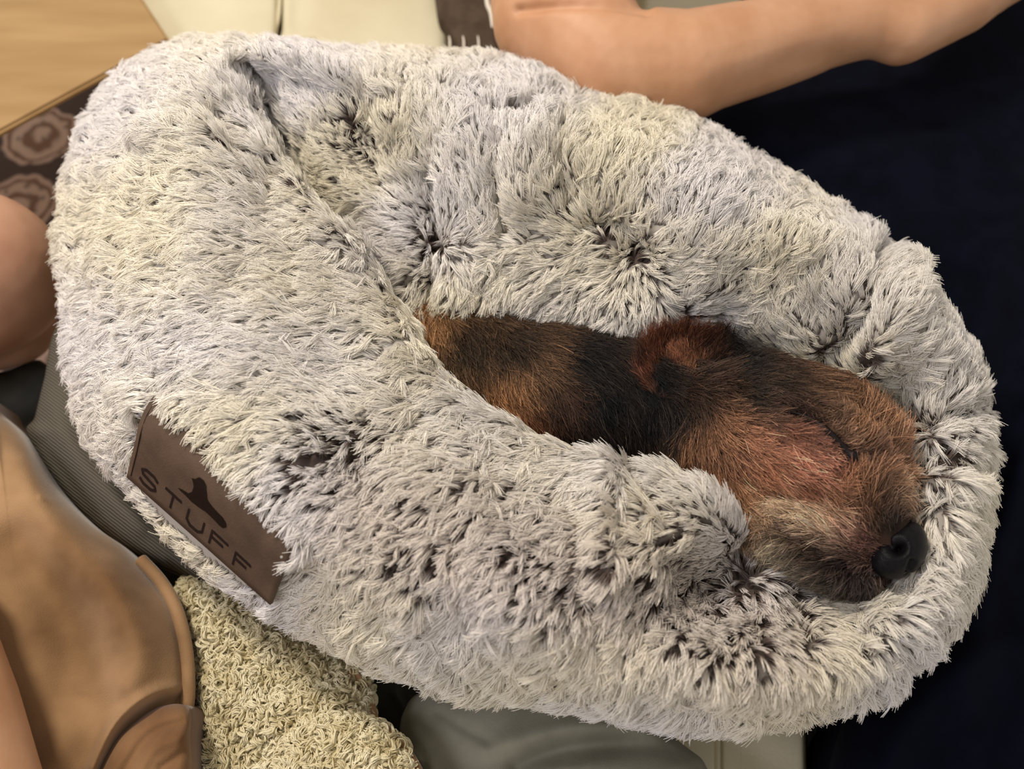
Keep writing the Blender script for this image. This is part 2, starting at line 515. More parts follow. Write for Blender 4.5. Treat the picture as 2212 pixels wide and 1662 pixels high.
# brown throw with white blanket stitch
thr = empty('throw', P(1005, 50, -.09), 'dark brown throw edged with upright white stitches, behind the bed', 'throw')
mound('cloth', [(925, -260), (1075, -260), (1080, 0), (1080, 112), (1080, 190), (1000, 200), (990, 112), (962, 60), (940, 0)], (1010, -60), -.105, .014, MAT_BROWN, thr, p=10, base=-.12)
for sx in (972, 1002, 1034):
    tube('stitch', P([sx-2, sx, sx, sx-1], [78, 90, 108, 130], [-.088]*4), [.0007, .0013, .0014, .0010], MAT_WHITE, thr, 8)
tube('stitch', P([1050, 1053, 1061, 1063], [-60, 5, 28, 60], [-.086]*4), [.003, .003, .003, .001], MAT_WHITE, thr, 8)

# ------------------------------------------------------------------ people
# seated person in navy: bare arm across, dark trousers below
pr = empty('person', P(1500, 150, 0), 'person in navy trousers with bare forearm resting across, cut off by the frame', 'person')
arm = [
 [B(1235, -900, .16, 190), B(1225, -420, .11, 185), B(1215, -120, .055, 170), B(1200, 40, .035, 138)],
 [B(1200, 40, .035, 138), B(1330, 150, .04, 128), B(1480, 146, .048, 116), B(1640, 105, .052, 101), B(1780, 66, .055, 88), B(1880, 52, .056, 80)],
 # palm
 [B(1880, 52, .056, 80), B(1950, 66, .056, 72), B(2080, 8, .056, 66), B(2180, -62, .055, 58)],
 [B(1930, 88, .050, 58), B(2060, 30, .048, 50), B(2190, -40, .047, 44)],
 [B(1900, 20, .060, 52), B(2040, -60, .06, 50), B(2150, -120, .06, 46)],
 # fingers, loosely curled
 [B(2190, -40, .047, 34), B(2290, -95, .043, 31), B(2350, -120, .028, 28), B(2370, -110, .012, 25)],
 [B(2190, -70, .054, 35), B(2310, -140, .052, 32), B(2380, -170, .036, 29), B(2400, -165, .018, 25)],
 [B(2180, -100, .058, 35), B(2300, -185, .058, 32), B(2370, -220, .042, 29), B(2390, -220, .024, 25)],
 [B(2160, -125, .060, 33), B(2260, -215, .060, 30), B(2330, -255, .046, 27), B(2350, -258, .030, 23)],
 # thumb, leaving the side of the palm
 [B(1960, -20, .062, 40), B(2020, -130, .070, 36), B(2110, -205, .070, 32), B(2180, -240, .062, 27)],
]
bd = balls('body', arm, .0022, pr, MAT_SKIN, smooth=14)
# elbow crease, wrist hollow
v, t, nn = surf(bd)
pp = proj(v)
cr = folds_z(pp, [([(1120, 22), (1220, 10), (1320, 10), (1400, 22)], 11, -.005), ([(1560, 215), (1760, 130), (1900, 158)], 40, -.004)])
v = v + nn*cr[:, None]
bd.data.vertices.foreach_set('co', v.ravel()); bd.data.update()
mound('trousers', [(1440, 190), (1560, 60), (1900, -60), (2300, -180), (2700, -100), (2650, 700), (2560, 1400), (2400, 2000), (1900, 2050), (1790, 1700), (1850, 1400), (1700, 900), (1500, 500)],
      (2120, 760), -.12, .095, MAT_NAVY, pr,
      [([(2212, 400), (2140, 640), (2010, 1120)], 40, .012), ([(2300, 800), (2180, 1060), (2080, 1500)], 55, .016), ([(2060, 600), (1960, 900)], 50, -.010), ([(2130, 1120), (2212, 900)], 30, -.012), ([(1900, 1660), (2050, 1450), (2212, 1400)], 40, .012), ([(1700, 320), (1950, 330), (2212, 200)], 70, .010)],
      n=220, m=110, p=5, base=-.24)
mound('shirt', [(1020, -900), (1060, -400), (1050, -330), (1430, -330), (1440, -400), (1480, -900)], (1240, -620), .10, .13, MAT_WHITE, pr, p=4, base=.02)

# the other person: bare bent knee at the left edge
pl = empty('person', P(-150, 600, -.1), 'person with bare bent knee poking in beside the bed, cut off by the left edge', 'person')
legs = [
 [B(-1000, 820, .06, 270), B(-500, 660, .02, 225), B(-200, 600, -.015, 192), B(-55, 590, -.032, 180)],
 [B(-55, 590, -.034, 176), B(-110, 680, -.085, 140), B(-280, 850, -.16, 120), B(-560, 1150, -.30, 80), B(-560, 1180, -.405, 60), B(-380, 1150, -.415, 46)],
 [B(20, 700, -.10, 92), B(-120, 720, -.11, 110)],
]
kn = balls('body', legs, .004, pl, MAT_SKIN2, smooth=10)

# sliver of forearm in the near corner
pc = empty('person', P(-60, 1700, .02), 'bare arm of a person in the lower left corner over tan suede', 'person')
balls('body', [[B(-215, 1330, .075, 150), B(-138, 1560, .08, 158), B(-50, 1860, .085, 158), B(30, 2150, .10, 165)],
               [B(-200, 1330, .075, 145), B(-330, 1180, .07, 110), B(-420, 1080, .06, 90)],
               [B(-420, 1080, .06, 40), B(-480, 980, .055, 34), B(-500, 930, .04, 30)],
               [B(-400, 1060, .065, 40), B(-440, 960, .06, 36), B(-470, 900, .045, 30)],
               [B(-370, 1070, .065, 40), B(-390, 960, .06, 36), B(-420, 900, .045, 30)],
               [B(-440, 1120, .055, 36), B(-530, 1050, .05, 30), B(-560, 1010, .035, 27)],
               [B(-290, 1180, .07, 44), B(-270, 1090, .07, 36), B(-290, 1020, .06, 30)]], .003, pc, MAT_SKIN, smooth=8)

# ------------------------------------------------------------------ cloths around the bed
rib = mound('ribbed_blanket', [(128, 700), (95, 820), (75, 900), (60, 945), (150, 1080), (270, 1185), (420, 1255), (560, 1330), (600, 1100), (400, 800), (250, 650)],
            (300, 960), -.045, .035, MAT_RIB, None, [([(110, 880), (180, 1010), (300, 1140)], 25, .006), ([(90, 960), (200, 1120)], 16, -.006)], p=6, base=-.075)
tag(rib, 'grey finely ribbed blanket peeking out under the left edge of bed', 'blanket')

jersey = mound('grey_blanket', [(900, 1500), (860, 1610), (870, 1720), (900, 2050), (1400, 2100), (1570, 1800), (1528, 1662), (1480, 1612), (1300, 1480), (1100, 1440)],
               (1180, 1760), -.075, .05, MAT_GREYCLOTH, None,
               [([(1120, 1660), (1230, 1618), (1400, 1606), (1500, 1630)], 26, -.012), ([(1050, 1620), (1250, 1570), (1420, 1580)], 26, .006),
                ([(960, 1700), (1200, 1662), (1500, 1690)], 30, .006), ([(880, 1560), (930, 1640), (990, 1760)], 16, .006), ([(950, 1540), (1050, 1600)], 14, -.003)], n=220, m=90, p=7, base=-.11)
tag(jersey, 'plain grey jersey blanket with soft folds under the front of the bed', 'blanket')
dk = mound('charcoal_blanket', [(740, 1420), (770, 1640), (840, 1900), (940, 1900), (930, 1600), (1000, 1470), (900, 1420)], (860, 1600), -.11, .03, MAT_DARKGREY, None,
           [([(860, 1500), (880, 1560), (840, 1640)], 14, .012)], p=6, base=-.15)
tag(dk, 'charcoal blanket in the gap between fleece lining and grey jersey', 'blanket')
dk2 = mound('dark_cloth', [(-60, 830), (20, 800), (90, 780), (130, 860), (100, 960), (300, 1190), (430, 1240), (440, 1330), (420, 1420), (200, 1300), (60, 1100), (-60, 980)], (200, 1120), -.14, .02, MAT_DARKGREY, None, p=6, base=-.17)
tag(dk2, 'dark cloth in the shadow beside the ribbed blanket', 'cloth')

# tan suede throw with fleece lining
sd = empty('sherpa_blanket', P(250, 1450, 0), 'tan suede blanket with cream fleece lining bunched at lower left', 'blanket')
SED = [(-60, 850), (0, 895), (62, 955), (130, 1062), (200, 1135), (272, 1185), (330, 1245), (385, 1315), (412, 1400), (420, 1500), (405, 1600), (390, 1720), (300, 1950), (-300, 2000), (-500, 1500), (-300, 950)]
su = mound('suede_face', SED, (60, 1450), -.03, .062, MAT_SUEDE, sd,
      [([(330, 1238), (362, 1300), (386, 1390), (392, 1480), (378, 1540), (386, 1600)], 7, -.005),
       ([(388, 1490), (330, 1500), (250, 1560), (200, 1660)], 15, .010),
       ([(388, 1510), (300, 1560), (235, 1662)], 22, -.012),
       ([(40, 1180), (150, 1350), (170, 1500)], 60, -.016), ([(240, 1250), (300, 1400), (280, 1480)], 50, .012),
       ([(60, 1000), (180, 1180)], 50, .008), ([(100, 1662), (180, 1500)], 40, .006), ([(90, 1075), (125, 1085)], 8, .002)],
      n=320, m=140, p=5, base=-.07)
mound('suede_fold', [(408, 1530), (350, 1525), (290, 1560), (240, 1610), (200, 1700), (200, 1850), (400, 1850), (415, 1700), (412, 1600)], (330, 1700), .016, .026, MAT_SUEDE2, sd,
      [([(395, 1560), (320, 1592), (262, 1680)], 14, -.004), ([(400, 1590), (330, 1622), (290, 1700)], 13, .002), ([(400, 1625), (350, 1660)], 12, -.003)], n=160, m=60, p=5, base=-.01)
tube('seam', P([300, 345, 378, 398, 403, 397, 402], [1208, 1258, 1318, 1400, 1490, 1560, 1640], [-.001, .001, .003, .005, .006, .006, .006]) - np.array([0, 0, .003]), .0046, MAT_SUEDE, sd)
nA, nB = Noise(3, .011), Noise(4, .0055)
def nubs(v): return np.abs(nA(v))*.0021 + np.abs(nB(v))*.0011
SH1 = [(396, 1285), (415, 1258), (470, 1262), (530, 1310), (620, 1380), (740, 1440), (790, 1470), (806, 1560), (815, 1700), (780, 1950), (380, 1950), (385, 1700), (418, 1600), (428, 1480), (424, 1360)]
s1 = mound('fleece_lining', SH1, (590, 1600), -.05, .045, MAT_SHERPA, sd,
      [([(415, 1330), (470, 1330), (530, 1360)], 12, -.010), ([(500, 1400), (620, 1470), (740, 1480)], 30, -.008), ([(560, 1560), (690, 1540)], 40, .006)], n=420, m=220, p=7,
      lump=[(lambda v: np.abs(nA(v)), -.0032), (lambda v: np.abs(nB(v)), -.0016)], base=-.09)
SH2 = [(600, 1700), (620, 1610), (680, 1560), (760, 1555), (840, 1590), (885, 1650), (920, 1750), (900, 1950), (600, 1950)]
s2 = mound('fleece_lining', SH2, (750, 1740), -.01, .03, MAT_SHERPA, sd, n=300, m=140, p=6,
      lump=[(lambda v: np.abs(nA(v)), -.0032), (lambda v: np.abs(nB(v)), -.0016)], base=-.05)
tube('suede_edge', P([755, 778, 795, 806, 812], [1452, 1475, 1520, 1570, 1640], [-.022]*5), .0045, MAT_SUEDE, sd)
tube('suede_edge', P([830, 862, 892, 915, 930], [1580, 1612, 1655, 1710, 1800], [.004]*5), .0045, MAT_SUEDE, sd)

# curls of the fleece
def fleece(name, o, zone, parent, locks, per=7):
    v, t, nn = surf(o)
    up = np.clip(nn[:, 2], 0, 1)
    pr_ = proj(v)
    w = ((pr_[:, 0] > -60) & (pr_[:, 1] < 2000) & (up > .1)).astype(float)
    p, n = sample(v, t, nn, locks, w)
    K = 7
    tt = np.linspace(0, 1, K)
    d = norm(RNG.normal(size=p.shape)); d = norm(d - (d*n).sum(1, keepdims=True)*n)
    e = np.cross(n, d)
    L = RNG.uniform(.007, .011, (locks, 1))
    ph = RNG.uniform(0, 6.28, (locks, 1)); turns = RNG.choice([-1, 1], (locks, 1))*RNG.uniform(1.2, 3.2, (locks, 1))
    rr = RNG.uniform(.0026, .0046, (locks, 1))
    i = np.repeat(np.arange(locks), per)
    a = ph[i] + turns[i]*tt[None] + RNG.normal(0, .18, (len(i), 1))
    h = np.sin(tt[None]*2.4)*L[i]*.55*RNG.uniform(.8, 1.15, (len(i), 1))
    r2 = rr[i]*RNG.uniform(.8, 1.25, (len(i), 1))
    pts = p[i][:, None] + n[i][:, None]*h[..., None] + d[i][:, None]*((np.cos(a)-np.cos(ph[i]))*r2)[..., None] + e[i][:, None]*((np.sin(a)-np.sin(ph[i]))*r2)[..., None]
    pts += RNG.normal(0, .00035, (len(i), 1, 3))
    return hair(name, pts, .00052, .00034, MAT_SHERPA, parent)
fleece('fleece_curls', s1, None, sd, 12500)
fleece('fleece_curls', s2, None, sd, 6500)

# ------------------------------------------------------------------ the bed
bed = empty('pet_bed', P(1150, 850, .0), 'round plush pet bed in pale tipped faux fur, brown dog asleep inside', 'pet bed')
# S outer edge, Hh inner edge, in plan from the photograph; kind of each station
ST = [
 # Sx, Sy,   Hx, Hy,  kind
 (125, 480, 800, 560, 'f'), (150, 330, 690, 440, 'f'), (235, 170, 604, 300, 'f'), (400, 85, 556, 172, 't'),
 (600, 90, 560, 240, 'b'), (830, 100, 655, 440, 'b'), (1080, 115, 780, 596, 'b'), (1270, 190, 895, 705, 'b'),
 (1460, 235, 1130, 716, 'b'), (1700, 370, 1330, 744, 'b'), (1900, 500, 1540, 704, 'b'), (2060, 680, 1700, 790, 'b'),
 (2125, 850, 1820, 860, 'r'), (2145, 1080, 1870, 1000, 'r'), (2090, 1320, 1860, 1130, 'r'), (1950, 1480, 1810, 1180, 'r'),
 (1750, 1565, 1740, 1200, 'r'), (1500, 1590, 1680, 1190, 'u'), (1200, 1540, 1622, 1172, 'u'), (950, 1500, 1556, 1086, 'f'),
 (760, 1430, 1450, 1040, 'f'), (590, 1340, 1330, 1010, 'f'), (430, 1230, 1200, 955, 'f'), (280, 1070, 1080, 900, 'f'),
 (180, 940, 955, 820, 'f'), (145, 800, 918, 740, 'f'), (130, 640, 868, 668, 'f')]
PROF = {  # fractions from S to H with heights: Q, C, M then zS zH zD
 'f': ((.16, .105), (.42, .150), (.78, .140), .045, .112, .03),
 't': ((.20, .110), (.50, .142), (.80, .128), .050, .100, .03),
 'b': ((.10, .115), (.24, .140), (.64, .105), .050, .068, .02),
 'r': ((.14, .085), (.34, .108), (.70, .078), .040, .058, .02),
 'u': ((.15, .095), (.40, .128), (.76, .100), .042, .080, .025)}
CEN = np.array([1250., 880.])
rows = []
for sx, sy, hx, hy, k in ST:
    S = np.array([sx, sy], float); Hh = np.array([hx, hy], float)
    c = np.array([1120., 840.]); dS = c - S; S = S + dS/np.linalg.norm(dS)*14     # leave room for the pile
    q, cc, mm, zs, zh, zd = PROF[k]
    dH = (Hh - S)/np.linalg.norm(Hh - S)
    Hh = Hh - dH*10
    L_ = np.linalg.norm(Hh-S)
    row = [(S + (Hh-S)*.18, .0), (S + (Hh-S)*.04, .014), (S, zs), (S + (Hh-S)*q[0], q[1]), (S + (Hh-S)*cc[0], cc[1]), (S + (Hh-S)*mm[0], mm[1]),
           (Hh, zh), (Hh - dH*min(60, .2*L_), zd), (Hh*.6 + CEN*.4, .012), (CEN, .012)]
    rows.append([P(a[0], a[1], z) for a, z in row])
rows = np.array(rows)
NU, NV = 620, 190
g = catmull(rows, NU, True)
g = catmull(np.swapaxes(g, 0, 1), NV, False); g = np.swapaxes(g, 0, 1)
bv = g.reshape(-1, 3).copy()
bf = grid_faces(NU, NV, True)
cover = mesh_np('cover', bv, bf, bed, MAT_BACKING)
fix_normals(cover)
v, t, nn = surf(cover)
if nn[NV*100 + 90][2] < 0:
    cover.data.flip_normals(); v, t, nn = surf(cover)
pp = proj(v)
vidx = np.tile(np.arange(NV), NU)
vt = vidx/(NV-1)*9          # profile parameter 0..9
top = np.clip((vt-1.6)/.8, 0, 1)*np.clip((6.6-vt)/.5, 0, 1)
BED_FOLDS = [
 ([(925, 400), (928, 480), (932, 560), (918, 650)], 20, -.011),
 ([(1000, 300), (960, 420)], 40, .004),
 ([(1078, 330), (1072, 420), (1095, 510)], 20, -.007),
 ([(1140, 330), (1135, 440)], 32, .006),
 ([(1208, 290), (1208, 370), (1240, 450)], 20, -.008),
 ([(840, 170), (900, 180), (960, 186), (1080, 236), (1180, 222)], 13, -.008),
 ([(660, 190), (780, 210), (850, 230)], 26, -.003),
 ([(640, 210), (700, 330), (760, 420)], 35, .007),
 ([(790, 230), (800, 330), (830, 400)], 34, -.006),
 ([(1905, 540), (1895, 610), (1860, 690), (1820, 760), (1770, 800)], 20, -.011),
 ([(1960, 560), (1940, 680), (1850, 800)], 26, .005),
 ([(1270, 500), (1310, 490), (1350, 510)], 13, -.009), ([(1345, 560), (1375, 535), (1400, 560)], 13, -.009),
 ([(1310, 1040), (1306, 1150), (1304, 1250)], 18, .006),
 ([(1365, 1030), (1400, 1085), (1450, 1130)], 13, -.008), ([(1400, 1050), (1500, 1080), (1570, 1150)], 30, .004),
 ([(545, 150), (560, 250), (640, 390), (700, 470), (760, 530)], 16, -.003),
 ([(620, 300), (690, 440), (740, 500)], 12, -.005),
 ([(340, 300), (420, 290), (520, 340), (640, 430), (760, 540)], 30, .006),
 ([(470, 260), (510, 330), (600, 400)], 20, -.008),
 ([(1960, 925), (2030, 925), (2110, 890)], 12, -.008), ([(1990, 1000), (2050, 965), (2110, 950)], 12, -.008),
 ([(2000, 1015), (2080, 1020)], 10, -.007), ([(2020, 960), (2080, 940)], 10, .004), ([(2050, 890), (2110, 860)], 12, -.007),
 ([(1990, 1085), (2040, 1080), (2075, 1100)], 10, -.006), ([(2000, 1050), (2100, 1050)], 12, .005),
 ([(1860, 1370), (1900, 1390)], 30, -.006), ([(1700, 1290), (1720, 1350), (1715, 1400)], 14, -.008),
 ([(735, 950), (760, 990)], 60, -.006), ([(1500, 1230), (1560, 1330)], 70, -.006), ([(1230, 1270), (1260, 1300)], 50, -.004),
 ([(300, 850), (420, 970), (560, 1090), (650, 1170)], 26, .006), ([(640, 1180), (600, 1310)], 18, .004)]
lum1, lum2 = Noise(11, .09), Noise(12, .035)
disp = folds_z(pp, BED_FOLDS)*top*1.6 + (lum1(v)*.0022 + lum2(v)*.0011)*top*np.clip(poly_dist(pp, [(330, 960), (610, 1230)])/200 - .35, 0, 1)
v = v + nn*disp[:, None]
cover.data.vertices.foreach_set('co', v.ravel()); cover.data.update()
v, t, nn = surf(cover)
pp = proj(v)

# ---- pile
A_, B_, C_, D_ = map(np.array, ((344., 848.), (298., 1020.), (608., 1292.), (652., 1158.)))
TAGQ = np.array([A_, D_, C_, B_])
TAG_POLY = [(325, 856), (352, 905), (392, 962), (440, 1008), (510, 1068), (566, 1110), (636, 1172), (628, 1240), (594, 1306), (500, 1238), (400, 1158), (330, 1090), (283, 1030), (292, 960)]
SRC = [  # dark partings in the pile: x, y, weight, reach
 (735, 950, 1.6, 75), (790, 1000, .6, 50), (690, 985, .5, 45), (1240, 1280, 1.0, 60), (1490, 1250, 1.0, 75), (1560, 1330, .9, 85), (1440, 1290, .6, 60), (1130, 1210, .5, 60),
 (860, 1215, .8, 60), (940, 1215, .4, 50), (1150, 1090, .3, 60), (1010, 1000, .25, 60), (1600, 1400, .5, 60), (1480, 1360, .5, 60),
 (780, 290, 1.2, 50), (815, 325, .8, 45), (760, 330, .6, 40), (560, 230, .9, 30), (600, 330, .7, 26), (650, 395, .8, 30), (690, 440, .8, 28), (735, 505, .6, 26),
 (925, 470, 1.0, 26), (928, 530, 1.0, 26), (925, 590, .7, 22), (1080, 400, .6, 24), (1085, 340, .4, 30), (1212, 325, .7, 28), (1215, 400, .6, 26), (1235, 450, .4, 26),
 (1300, 500, 1.1, 22), (1370, 540, 1.1, 30), (1400, 575, .7, 26), (1430, 420, .5, 30), (1470, 455, .35, 30), (1590, 560, .3, 30), (1560, 640, .3, 30), (1500, 680, .5, 36),
 (1900, 600, .8, 26), (1885, 650, .6, 24), (1840, 720, .6, 24), (1785, 770, .9, 26), (1880, 780, .8, 22), (1870, 815, .5, 24), (1990, 920, .9, 28), (2050, 920, 1.0, 26), (2095, 900, .9, 30),
 (2060, 1000, .8, 24), (2010, 1010, 1.0, 28), (2075, 970, .8, 24), (2110, 830, .8, 40), (2090, 780, .5, 40), (2130, 930, .6, 30), (1940, 930, .5, 24), (2070, 885, .9, 20), (2035, 1080, .7, 20), (2005, 1085, .5, 18),
 (1880, 1380, 1.0, 34), (1840, 1400, .5, 24), (1715, 1330, 1.0, 22), (1720, 1385, .8, 26), (1690, 1280, .9, 20), (1590, 1290, .9, 18), (1615, 1240, .6, 14), (2020, 1180, .3, 20), (2040, 1130, .3, 20), (1960, 1330, .3, 30),
 (345, 410, .5, 32), (480, 290, .5, 24), (490, 310, .4, 18), (870, 190, .5, 20), (1080, 230, .5, 18), (1165, 225, .5, 16), (960, 200, .3, 18), (1500, 1110, .3, 40),
 (700, 310, .3, 40), (1000, 620, .3, 40), (1330, 640, .3, 40), (860, 640, .4, 40), (1940, 1230, .2, 30), (1640, 1350, .7, 40), (1740, 360, 0.0, 20)]
SRC = np.array(SRC); SRC[:, 3] *= 1.22
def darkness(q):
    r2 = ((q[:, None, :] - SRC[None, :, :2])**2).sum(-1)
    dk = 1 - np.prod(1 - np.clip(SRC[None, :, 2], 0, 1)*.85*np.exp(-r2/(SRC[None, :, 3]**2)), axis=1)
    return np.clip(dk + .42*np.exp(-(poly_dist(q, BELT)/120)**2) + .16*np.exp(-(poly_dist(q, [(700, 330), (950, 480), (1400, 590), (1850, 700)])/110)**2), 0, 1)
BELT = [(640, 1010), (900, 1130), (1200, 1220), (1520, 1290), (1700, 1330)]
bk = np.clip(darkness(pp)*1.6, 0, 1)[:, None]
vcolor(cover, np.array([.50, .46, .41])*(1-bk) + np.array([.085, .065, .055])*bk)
area_tot = .5*np.linalg.norm(np.cross(v[t[:, 1]]-v[t[:, 0]], v[t[:, 2]]-v[t[:, 0]]), axis=1).sum()
wv = np.clip((vt-1.0)/.6, 0, 1)*np.clip((7.6-vt)/.6, 0, 1)
NC = 60000
cp, cn = sample(v, t, nn, NC, wv)
q = proj(cp)
inner_hidden = np.zeros(NC, bool)
# keep the leather tag clear
m_tag = in_poly(q, TAG_POLY) | in_poly(q, TAGQ)
keep = ~m_tag
cp, cn, q = cp[keep], cn[keep], q[keep]; NC = len(cp)
# direction field: away from each parting
df = q[:, None, :] - SRC[None, :, :2]
r2 = (df**2).sum(-1)
wgt = SRC[None, :, 2]/(r2 + 30.0**2)
fld = (df*wgt[..., None]).sum(1)*1.0
dark = darkness(q)
edge_d = np.zeros(NC)
nlow = Noise(21, 420, dim=2); nlow2 = Noise(22, 60, dim=2)
fld = fld*(1/(np.linalg.norm(fld, axis=1, keepdims=True)+1e-9))
near = (np.clip(SRC[None, :, 2], 0, 1)*np.exp(-r2/(20.0**2))).max(1)
rnd = RNG.uniform(0, 6.283, NC); rnd = np.stack([np.cos(rnd), np.sin(rnd)], 1)
fld = fld*(1-near[:, None]) + rnd*near[:, None]*.9
fld = fld/(np.linalg.norm(fld, axis=1, keepdims=True)+1e-9)
ovr = np.exp(-(poly_dist(q, [A_ + (D_-A_)*.12, D_])/40)**2)[:, None]
fld = fld*(1-ovr) + np.array([-.55, .83])*ovr
ang = nlow2(q)*.30 + RNG.normal(0, .16, NC)
ca, sa = np.cos(ang), np.sin(ang)
fld = np.stack([fld[:, 0]*ca - fld[:, 1]*sa, fld[:, 0]*sa + fld[:, 1]*ca], 1)
d3 = fld[:, :1]*R_ - fld[:, 1:]*U_
d3 = norm(d3 - (d3*cn).sum(1, keepdims=True)*cn)
HPC = 14
Lc = .0150*(1 + RNG.normal(0, .12, NC))*(1 - .15*dark)
Lc *= 1 - .30*np.clip((.35 - cn[:, 2])/.5, 0, 1)
dtag = poly_dist(q, [B_, C_, D_ + (C_-D_)*.6]); dtop = poly_dist(q, [B_, A_, D_])
Lc = np.where(q[:, 1] < 1330, np.minimum(np.minimum(Lc, .006 + .010*np.clip(dtag/50, 0, 1)), .0125 + .004*np.clip(dtop/60, 0, 1)), Lc)
HEADP = [(1600, 860), (1800, 850), (1900, 960), (1930, 1060), (1930, 1200), (1860, 1250), (1760, 1210), (1640, 1130), (1560, 1040), (1480, 960)]
Lc = np.where(in_poly(q, HEADP) & (cp[:, 2] < .125), .005, Lc)
lift = .36 + .20*near + .36*dark + RNG.normal(0, .09, NC)
over = np.exp(-(poly_dist(q, [A_ + (D_-A_)*.12, D_])/26)**2)*(q[:, 1] < 1250)
lift = lift + .55*over
lift = lift - .14*np.clip((.5 - cn[:, 2])/.5, 0, 1)
K = 6
tt = np.linspace(0, 1, K)
def strands(root, n, d, L, lift, curl, K=K):
    t_ = tt[None, :, None]
    lift = lift[:, None, None]; L = L[:, None, None]
    up = n[:, None]*L*(lift*1.5*t_ - lift*.85*t_**2)
    fw = d[:, None]*L*(t_*.25 + .75*t_**1.5)*np.sqrt(np.clip(1-lift**2*.5, .2, 1))
    side = np.cross(n, d)[:, None]*L*curl[:, None, None]*t_**2
    return up + fw + side
idx = np.repeat(np.arange(NC), HPC)
NH = len(idx)
e1_ = norm(np.cross(cn, d3))
rad = .0021*np.sqrt(RNG.random(NH)); th = RNG.uniform(0, 6.283, NH)
off = (np.cos(th)*rad)[:, None]*e1_[idx] + (np.sin(th)*rad)[:, None]*d3[idx]
curl_c = RNG.normal(0, .16, NC)
base = strands(cp, cn, d3, Lc, lift, curl_c)
pull = ((.15 + .48*tt)[None, :] + (.24*dark[idx])[:, None]*tt[None])[..., None]
jit = RNG.normal(0, 1, (NH, 1, 3))*.0011*(tt[None, :, None]**1.5)
lenv = RNG.uniform(.72, 1.08, NH)[:, None, None]
pts = cp[idx][:, None] + base[idx]*lenv + off[:, None]*(1-pull) + jit
# tips: cool white to cream, mixed warm and cool light put into the colour
mixn = np.clip(.5 + .35*nlow(q) + RNG.normal(0, .06, NC), 0, 1)[:, None]
cream = np.array([.87, .805, .66]); cool = np.array([.84, .80, .78])
brn = np.array([.74, .65, .58])  # browner tips along the belt: mottled brown plus light falloff in the colour
tipc = (cool*(1-mixn) + cream*mixn)*(1 + RNG.normal(0, .04, (NC, 1)))
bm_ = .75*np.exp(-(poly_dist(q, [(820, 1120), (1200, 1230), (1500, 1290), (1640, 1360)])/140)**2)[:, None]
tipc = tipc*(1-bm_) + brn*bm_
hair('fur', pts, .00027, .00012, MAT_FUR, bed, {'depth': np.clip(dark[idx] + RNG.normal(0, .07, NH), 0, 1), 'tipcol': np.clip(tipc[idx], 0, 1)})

# ---- leather tag
bvh = BVHTree.FromPolygons([tuple(x) for x in v], [tuple(int(i) for i in x) for x in t])
def on_cover(px, py):
    d = ((px - W/2)/FOC)*R_ - ((py - H/2)/FOC)*U_ + F_
    hit = bvh.ray_cast(Vector(CAM), Vector(d).normalized())
    return np.array(hit[0]), np.array(hit[1])
def tag_px(s, w):   # s along the writing 0..1, w from lower edge 0 to upper edge 1
    lo = B_ + (C_-B_)*s; hi = A_ + (D_-A_)*s
    return lo + (hi-lo)*w
NS, NW = 40, 16
top_pts = np.zeros((NS, NW, 3)); nrm = np.zeros((NS, NW, 3))
for i in range(NS):
    for j in range(NW):
        a, b_ = tag_px(i/(NS-1), j/(NW-1)); hp, hn = on_cover(a, b_)
        if hn @ (CAM-hp) < 0: hn = -hn
        top_pts[i, j] = hp; nrm[i, j] = hn
orig_pts = top_pts.copy()
# smooth: leather is stiff
for _ in range(14):
    top_pts[1:-1] = .5*top_pts[1:-1] + .25*(top_pts[2:] + top_pts[:-2])
    top_pts[:, 1:-1] = .5*top_pts[:, 1:-1] + .25*(top_pts[:, 2:] + top_pts[:, :-2])
nm = norm(np.cross(np.gradient(top_pts, axis=0), np.gradient(top_pts, axis=1)))
if (nm[20, 8] @ (CAM - top_pts[20, 8])) < 0: nm = -nm
bulge = max(0.0, float((((orig_pts - top_pts)*nm).sum(-1)).max()))
top_pts = top_pts + nm*min(bulge, .003)
tuck = np.clip((np.linspace(0, 1, NW)-.62)/.38, 0, 1)**1.5      # upper edge is tucked into the pile
top_pts = top_pts - nm*(tuck*.0062)[None, :, None]
up_ = top_pts + nm*.0050; dn_ = top_pts + nm*.0030
allv = np.concatenate([up_.reshape(-1, 3), dn_.reshape(-1, 3)])
f = grid_faces(NS, NW, False)
n0 = NS*NW
ring = [i*NW for i in range(NS)] + [(NS-1)*NW + j for j in range(1, NW)] + [i*NW + NW-1 for i in range(NS-2, -1, -1)] + [j for j in range(NW-2, 0, -1)]
side = [(ring[k], ring[(k+1) % len(ring)], ring[(k+1) % len(ring)]+n0, ring[k]+n0) for k in range(len(ring))]
tg = mesh_np('tag', allv, np.concatenate([f, f[:, ::-1]+n0]), bed, MAT_LEATHER, extra=side)
fix_normals(tg)
tag(tg, 'brown leather tag with dark stamped lettering and animal silhouette')
def tag_at(s, w, h=.0052):
    i = np.clip(s*(NS-1), 0, NS-1.001); j = np.clip(w*(NW-1), 0, NW-1.001)
    a, b_ = int(i), int(j); fi, fj = i-a, j-b_
    def bl(arr): return (arr[a, b_]*(1-fi)*(1-fj) + arr[a+1, b_]*fi*(1-fj) + arr[a, b_+1]*(1-fi)*fj + arr[a+1, b_+1]*fi*fj)
    return bl(top_pts) + bl(nm)*h
